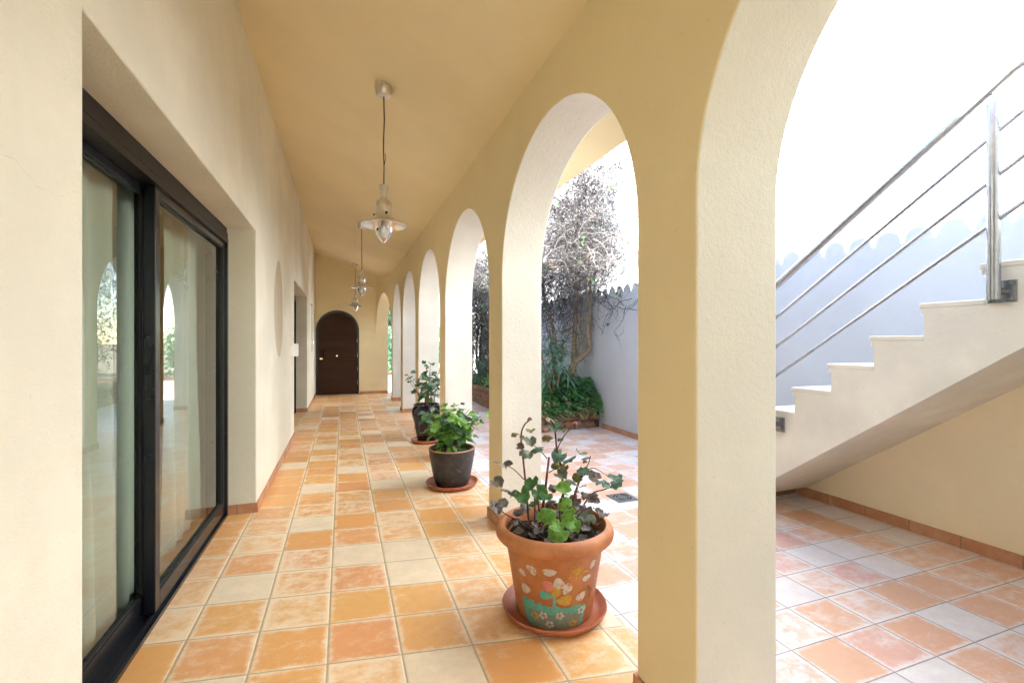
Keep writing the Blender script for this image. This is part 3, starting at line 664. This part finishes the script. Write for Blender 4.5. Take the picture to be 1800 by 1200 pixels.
def bushy(loc, label, h0, hh, rx, nst, nlf, lr, mats, weights, spread=.8, sm=None):
    t = thing('geranium_plant', label, 'plant', loc); b = MB(); f = MB()
    tips = []
    for k in range(nst):
        a = random.random() * 6.28; r0 = random.uniform(.0, rx * .45); r1 = random.uniform(.2, 1) * rx; h = hh * random.uniform(.55, 1.0) * (1.08 - .35 * r1 / rx)
        p = [Vector((r0 * math.cos(a), r0 * math.sin(a), h0 - .02)), Vector((r0 * 1.2 * math.cos(a), r0 * 1.2 * math.sin(a), h0 + h * .45)), Vector((r1 * math.cos(a + .3), r1 * math.sin(a + .3), h0 + h))]
        c_ = curve(p, 6); b.tube(c_, [.006 * (1 - .6 * q / len(c_)) for q in range(len(c_))], 6); tips.append(c_)
    b.build('stem', sm or M['brownstem'], t, 60)
    for k in range(nlf):
        c_ = random.choice(tips); i = int(len(c_) * random.uniform(.35, 1)); p = c_[min(i, len(c_) - 1)] + Vector((random.gauss(0, 1), random.gauss(0, 1), random.gauss(0, .7))) * (rx * .18)
        nrm = Vector((p.x * 2, p.y * 2, .35)) + Vector((random.uniform(-.5, .5), random.uniform(-.5, .5), random.uniform(.2, .9)))
        leaf(f, p, nrm, lr * random.uniform(.6, 1.2), random.choices(range(len(mats)), weights)[0], random.choice((5, 7)), random.uniform(-.2, .3))
    f.build('foliage', mats, t, 70); return t
# --- grey pot
P2 = Vector((1.0, 4.45, 0)); saucer(P2, .252, 'clay saucer under the charcoal plastic pot')
pt2 = thing('flower_pot', 'charcoal grey plastic pot holding a bushy geranium', 'flower pot', P2 + Vector((0, 0, .014)))
b = MB(); b.lathe([(0, 0), (.150, 0), (.160, .006), (.182, .09), (.203, .20), (.214, .270), (.219, .283), (.220, .318), (.2235, .330), (.222, .345)], 56); b.build('pot_body', M['greypot'], pt2, 45)
b = MB(); b.lathe([(.2225, .3445), (.2265, .350), (.222, .357), (.208, .355), (.205, .34), (.2, .30)], 56); b.build('rim', M['rimclay'], pt2, 45)
b = MB(); b.lathe([(.204, .318), (.1, .325), (0, .327)], 40); b.build('soil', M['soil'], pt2, 60)
bushy(P2, 'bushy bright green geranium in the charcoal plastic pot', .34, .50, .29, 30, 430, .038, [M['gbright'], M['ggreen'], M['gblue'], M['golive']], [7, 2.2, 2.2, .3])
# --- navy pot
P3 = Vector((1.10, 6.50, 0)); saucer(P3, .215, 'clay saucer under the glossy navy pot')
pt3 = thing('flower_pot', 'glossy navy blue shouldered ceramic pot farthest along the arcade', 'flower pot', P3 + Vector((0, 0, .014)))
b = MB(); b.lathe([(0, 0), (.118, 0), (.128, .01), (.145, .12), (.168, .24), (.200, .36), (.207, .41), (.200, .45), (.180, .480), (.172, .490), (.182, .502), (.184, .512), (.172, .514), (.160, .50), (.158, .47)], 56); b.build('pot_body', M['navy'], pt3, 45)
b = MB(); b.lathe([(.162, .475), (.1, .48), (0, .482)], 40); b.build('soil', M['soil'], pt3, 60)
bushy(P3, 'tall loose green geranium in the glossy navy pot', .50, .62, .30, 20, 130, .040, [M['gblue'], M['ggreen'], M['gteal']], [3, 3, 1])

# ================================================================== COURTYARD: drain, planter, creeper
dr_ = thing('floor_drain', 'square metal floor drain set in the courtyard tiles', 'floor drain', (2.353, 3.56, 0))
boxo('grate', (-.104, -.105, -.02), (.104, .105, .006), M['drain'], dr_)
b = MB()
for rr in (.045, .07):
    for k in range(4):
        for q in range(5):
            a0, a1 = R(k * 90 + 12 + q * 13), R(k * 90 + 12 + (q + 1) * 13); f = lambda r, a: (r * math.cos(a), r * math.sin(a), .0075); b.quad(f(rr, a0), f(rr + .011, a0), f(rr + .011, a1), f(rr, a1))
b.build('slot', M['black'], dr_)

pl = thing('stone_planter', 'low reddish rubble stone planter along the white courtyard wall', 'planter')
PX0, PY0, PY1, PH = 2.86, 6.60, 14.1, .44
boxo('core', (PX0 + .05, PY0 + .05, 0), (XW - .002, PY1, PH - .08), M['mortar'], pl)
bm = bmesh.new()
def stone(c, sx, sy, sz):
    r = bmesh.ops.create_icosphere(bm, subdivisions=2, radius=1.0); rot = Matrix.Rotation(random.uniform(-.15, .15), 3, random.choice('XYZ'))
    for v in r['verts']:
        p = v.co.normalized(); m_ = max(abs(p.x), abs(p.y), abs(p.z)); p = p.lerp(p / m_, .62); p += Vector((random.uniform(-.09, .09), random.uniform(-.09, .09), random.uniform(-.09, .09)))
        p = rot @ Vector((p.x * sx, p.y * sy, p.z * sz)); v.co = p + Vector(c)
def stonewall(p0, p1, along):
    z = 0.0
    for row in range(4):
        hh = random.uniform(.09, .13); t_ = p0 - random.uniform(0, .1)
        while t_ < p1:
            wd = random.uniform(.12, .27); h2 = hh * random.uniform(.9, 1.25); c_ = t_ + wd / 2
            if along == 'x': stone((c_, PY0 + .055, z + hh / 2), wd * .53, .06, h2 * .54)
            else: stone((PX0 + .055, c_, z + hh / 2), .06, wd * .53, h2 * .54)
            t_ += wd
        z += hh
        if z > PH: break
stonewall(PX0 + .05, XW - .12, 'x'); stonewall(PY0, PY1, 'y')
obj('stone_facing', frombm(bm, 'stone_facing'), M['stone'], pl, 40)
boxo('soil', (PX0 + .1, PY0 + .1, PH - .08), (XW - .003, PY1 - .05, PH - .03), M['soil'], pl)

# ground cover over the planter (uncountable)
b = MB()
def blade(c, d, l, wd, m=0):
    d = Vector(d).normalized(); s_ = d.cross(UP); s_ = s_.normalized() if s_.length > 1e-3 else Vector((1, 0, 0)); c = Vector(c); n_ = s_.cross(d)
    b.poly([c, c + d * l * .45 + s_ * wd, c + d * l - n_ * l * .12, c + d * l * .45 - s_ * wd], m)
def mound(x, y): return .46 + .33 * math.exp(-((x - 3.55) / .55) ** 2) * (.8 + .2 * math.sin(y * 4 + x * 3)) + .05 * math.sin(x * 9 + y * 5) + .05 * math.sin(x * 17 - y * 13)
for k in range(10500):
    y = PY0 - .10 + (abs(random.gauss(0, 1)) * 1.0 if random.random() < .75 else random.random() * 5.6); x = random.uniform(PX0 - .08, XW + .0)
    if y > PY1: continue
    x = min(x, XW - .02)
    z = mound(x, y); edge_ = min(1, (y - PY0 + .10) / .28)
    z = .30 + (z - .30) * max(.0, edge_) ** .5 + random.uniform(-.06, .05)
    if y < PY0 + .04: z -= random.random() * .12
    a = random.random() * 6.28; blade((x, y, z), (math.cos(a), math.sin(a) - .3, random.uniform(-.35, .40)), random.uniform(.065, .125), random.uniform(.014, .026), random.choice((0, 0, 0, 3, 2, 2, 3)))
tag(b.build('ground_cover', [M['gcover'], M['ggreen'], M['gteal'], M['gbright']]), 'bright green leafy ground cover spilling over the stone planter', 'ground cover', kind='stuff')

# long-leaved shrub
def lance(b, c, d, l, wd, m=0):
    d = Vector(d).normalized(); s_ = d.cross(UP); s_ = s_.normalized() if s_.length > 1e-3 else Vector((1, 0, 0)); c = Vector(c); pts = []
    for k in range(6):
        t_ = k / 5; p = c + d * l * t_ - UP * (l * .45 * t_ * t_); ww = wd * math.sin(math.pi * min(1, .12 + .88 * t_)) ; pts.append((p - s_ * ww + UP * ww * .3, p, p + s_ * ww + UP * ww * .3))
    for q0, q1 in zip(pts, pts[1:]): b.quad(q0[0], q0[1], q1[1], q1[0], m); b.quad(q0[1], q0[2], q1[2], q1[1], m)
def long_shrub(loc, label, heads):
    t = thing('long_leaved_shrub', label, 'shrub', loc, 0, 'long leaved shrubs in the planter'); s_ = MB(); f = MB()
    for (x, y, z) in heads:
        c_ = curve([(x * .2, y * .2, 0), (x * .6, y * .6, z * .5), (x, y, z)], 6); s_.tube(c_, [.016 * (1 - .5 * k / len(c_)) for k in range(len(c_))], 7)
        for k in range(46):
            a = random.random() * 6.28; e = random.uniform(-.35, 1.2); lance(f, Vector((x, y, z)) - UP * random.uniform(0, .30), (math.cos(a), math.sin(a), e), random.uniform(.16, .30), random.uniform(.013, .021), random.choice((0, 0, 1)))
    s_.build('stem', M['bark'], t, 60); f.build('foliage', [M['gteal'], M['gblue']], t, 60); return t
long_shrub((3.22, 6.84, .42), 'teal long leaved shrub beside the twisted creeper trunk', [(-.02, 0, 1.12), (.20, .05, 1.0), (-.2, .1, .9), (.10, -.08, .68), (-.18, -.1, .62), (.24, -.05, .50), (0, 0, .85)])
long_shrub((3.10, 10.5, .42), 'dark long leaved shrub deep in the planter behind the piers', [(0, 0, .7), (.2, .3, .55), (-.1, -.3, .5), (.1, .7, .6), (-.15, .2, .3)])

# bougainvillea: twisted trunks, a thicket of bare twigs, a few leaves and bracts
def creeper(loc, label, trunks, hubs, ntw, leaves=0, seed=1):
    random.seed(seed); t = thing('creeper', label, 'creeper', loc, 0, 'bare creepers climbing the white wall'); b = MB(); O = Vector(loc); starts = []
    for pts, r0, r1 in trunks:
        c_ = curve([Vector(p) - O for p in pts], 6); n_ = len(c_); b.tube(c_, [(r0 + (r1 - r0) * k / n_) * random.uniform(.9, 1.12) for k in range(n_)], 9); starts += c_[n_ // 2:]
    b.build('trunk', M['bark'], t, 60)
    tw = MB(); lf_ = MB()
    XM = XW - .02 - O.x
    def walk(p, d, n_, step, r, m, droop, curl, depth):
        pts = [p.copy()]; ax = Vector((random.gauss(0, 1), random.gauss(0, 1), random.gauss(0, 1)))
        for k in range(n_):
            d = (d + Vector((random.gauss(0, 1), random.gauss(0, 1), random.gauss(0, 1))) * curl - UP * droop * (k / n_) * 2).normalized(); q = pts[-1] + d * step
            if q.x > XM: q.x = XM - .01; d.x = -abs(d.x) * .4
            pts.append(q)
        tw.tube(pts, [r * (1 - .7 * k / n_) for k in range(n_ + 1)], 3, m, False)
        if depth > 0:
            for k in range(random.randint(2, 4)):
                i = random.randint(n_ // 4, n_); walk(pts[i], (d * .4 + Vector((random.gauss(0, 1), random.gauss(0, 1), random.gauss(0, .8)))).normalized(), max(4, int(n_ * .6)), step * .8, r * .6, m, droop, curl * 1.25, depth - 1)
        if leaves and random.random() < leaves:
            for k in range(3): leaf(lf_, pts[-1 - k], (random.gauss(0, 1), random.gauss(0, 1), .8), random.uniform(.018, .03), 0 if random.random() < .93 else 1, 3, .1)
    for k in range(ntw):
        h = random.choices(hubs, [q[4] for q in hubs])[0]; p = Vector((random.gauss(h[0], h[3][0]), random.gauss(h[1], h[3][1]), random.gauss(h[2], h[3][2]))) - O
        if p.x > XM: p.x = XM - random.uniform(.02, .2)
        d = Vector((random.gauss(-.25, .6), random.gauss(-.1, .8), random.gauss(.15, .8))).normalized()
        walk(p, d, random.randint(7, 14), random.uniform(.045, .075), random.uniform(.0032, .0068), 1 if random.random() < .22 else 0, random.uniform(0, .14), random.uniform(.13, .32), 1)
    tw.build('twigs', [M['twig'], M['twigpale']], t)
    if lf_.f: lf_.build('leaves', [M['ggreen'], M['bract']], t, 60)
    return t
creeper((3.62, 7.0, .42), 'bare grey creeper with twisted pale trunks in front of the white wall',
        [([(3.62, 7.0, .42), (3.60, 7.0, .85), (3.66, 6.98, 1.02), (3.80, 6.92, 1.16), (3.88, 6.85, 1.28), (3.86, 6.85, 1.55), (3.86, 6.8, 2.0), (3.84, 6.8, 2.6), (3.80, 6.7, 3.2)], .058, .026),
         ([(3.70, 7.08, .42), (3.72, 7.1, 1.0), (3.74, 7.1, 1.6), (3.76, 7.1, 2.3), (3.7, 7.0, 3.0), (3.6, 6.7, 3.7)], .052, .02),
         ([(3.68, 7.0, 1.05), (3.80, 7.0, 1.35), (3.80, 7.0, 1.75), (3.70, 7.0, 2.2)], .026, .016),
         ([(3.55, 7.1, .42), (3.40, 7.2, 1.0), (3.45, 7.3, 1.5), (3.3, 7.4, 2.2), (3.2, 7.3, 3.0)], .045, .02),
         ([(3.50, 7.1, 1.55), (3.66, 7.0, 1.66), (3.86, 6.9, 1.85)], .02, .016),
         ([(3.2, 7.1, 2.72), (3.5, 7.0, 2.74), (3.75, 6.6, 2.80), (3.8, 6.2, 2.95)], .02, .010), ([(3.2, 7.0, 2.62), (3.5, 6.9, 2.64), (3.7, 6.7, 2.66)], .018, .012)],
        [(3.45, 7.5, 2.2, (.25, .35, .35), 2.0), (3.50, 7.35, 2.85, (.25, .40, .35), 3.0), (3.5, 7.0, 3.5, (.25, .45, .40), 2.0), (3.55, 6.7, 4.05, (.25, .6, .45), 1.9), (3.65, 6.5, 2.8, (.2, .35, .35), .9), (3.75, 5.9, 2.4, (.10, .30, .35), .35), (3.72, 6.15, 3.1, (.14, .35, .5), .8)], 2200, .012, 3)
creeper((3.45, 10.9, .42), 'bare dark creeper behind the second pier, deeper along the wall',
        [([(3.45, 10.9, .42), (3.4, 10.8, 1.1), (3.5, 11.0, 1.9), (3.4, 10.9, 2.8)], .05, .02), ([(3.3, 11.5, .42), (3.2, 11.4, 1.3), (3.3, 11.2, 2.3)], .04, .015), ([(3.1, 10.2, .42), (3.2, 10.4, 1.4), (3.0, 10.6, 2.6)], .04, .015)],
        [(3.2, 10.8, 1.9, (.25, .6, .5), 2), (3.2, 10.9, 2.8, (.3, .6, .4), 2.6), (3.3, 10.7, 1.3, (.25, .6, .3), 1), (3.2, 11.0, 3.5, (.3, .6, .4), 1.2)], 1900, .04, 5)
creeper((3.55, 12.2, .42), 'bare creeper at the far end of the planter near the garden',
        [([(3.55, 12.2, .42), (3.5, 12.1, 1.1), (3.6, 12.3, 1.9), (3.5, 12.2, 2.8)], .05, .02), ([(3.3, 12.9, .42), (3.2, 12.8, 1.3), (3.3, 12.6, 2.3)], .04, .015)],
        [(3.3, 12.2, 1.9, (.25, .7, .5), 2), (3.3, 12.4, 2.9, (.3, .8, .4), 2)], 700, .08, 9)
random.seed(21)

# ================================================================== GARDEN BEYOND THE LAST ARCH
gw = thing('garden_kerb', 'low brown kerb at the far edge of the path', 'kerb'); boxo('kerb', (-2, 20.0, -.02), (9, 20.25, .13), M['stone'], gw)
def bush(name, loc, label, cat, rx, rz_, n, lsz, mats, trunk=None, group=None):
    t = thing(name, label, cat, loc, 0, group); f = MB(); lobes_ = [(random.gauss(0, rx * .45), random.gauss(0, rx * .45), rz_ * random.uniform(.3, .9), rx * random.uniform(.35, .6)) for _ in range(14)]
    for k in range(n):
        q = random.choice(lobes_); d_ = Vector((random.gauss(0, 1), random.gauss(0, 1), random.gauss(0, 1))).normalized() * q[3] * random.uniform(.6, 1.05); leaf(f, (q[0] + d_.x, q[1] + d_.y, max(.05, q[2] + d_.z) + (trunk or 0)), d_ + Vector((0, 0, .3)), lsz * random.uniform(.6, 1.3), random.choice(range(len(mats))), 3, .1)
    f.build('crown', mats, t)
    if trunk:
        s_ = MB(); s_.tube(curve([(0, 0, 0), (.05, .02, trunk * .6), (0, .05, trunk + rz_ * .5)], 5), .07, 8); s_.build('trunk', M['bark'], t, 60)
    return t
bush('garden_shrub', (1.6, 21.3, 0), 'pale green shrub seen through the last arch', 'shrub', 1.0, 1.6, 1500, .07, [M['gblue'], M['gcover']])
bush('garden_shrub', (3.6, 21.6, 0), 'broad green shrub at the end of the garden path', 'shrub', 1.2, 1.8, 1500, .07, [M['ghedge'], M['gcover']])
bush('garden_tree', (2.2, 24.5, 0), 'leafy green tree behind the garden shrubs', 'tree', 1.8, 2.4, 2500, .10, [M['gteal'], M['ghedge']], 1.6)
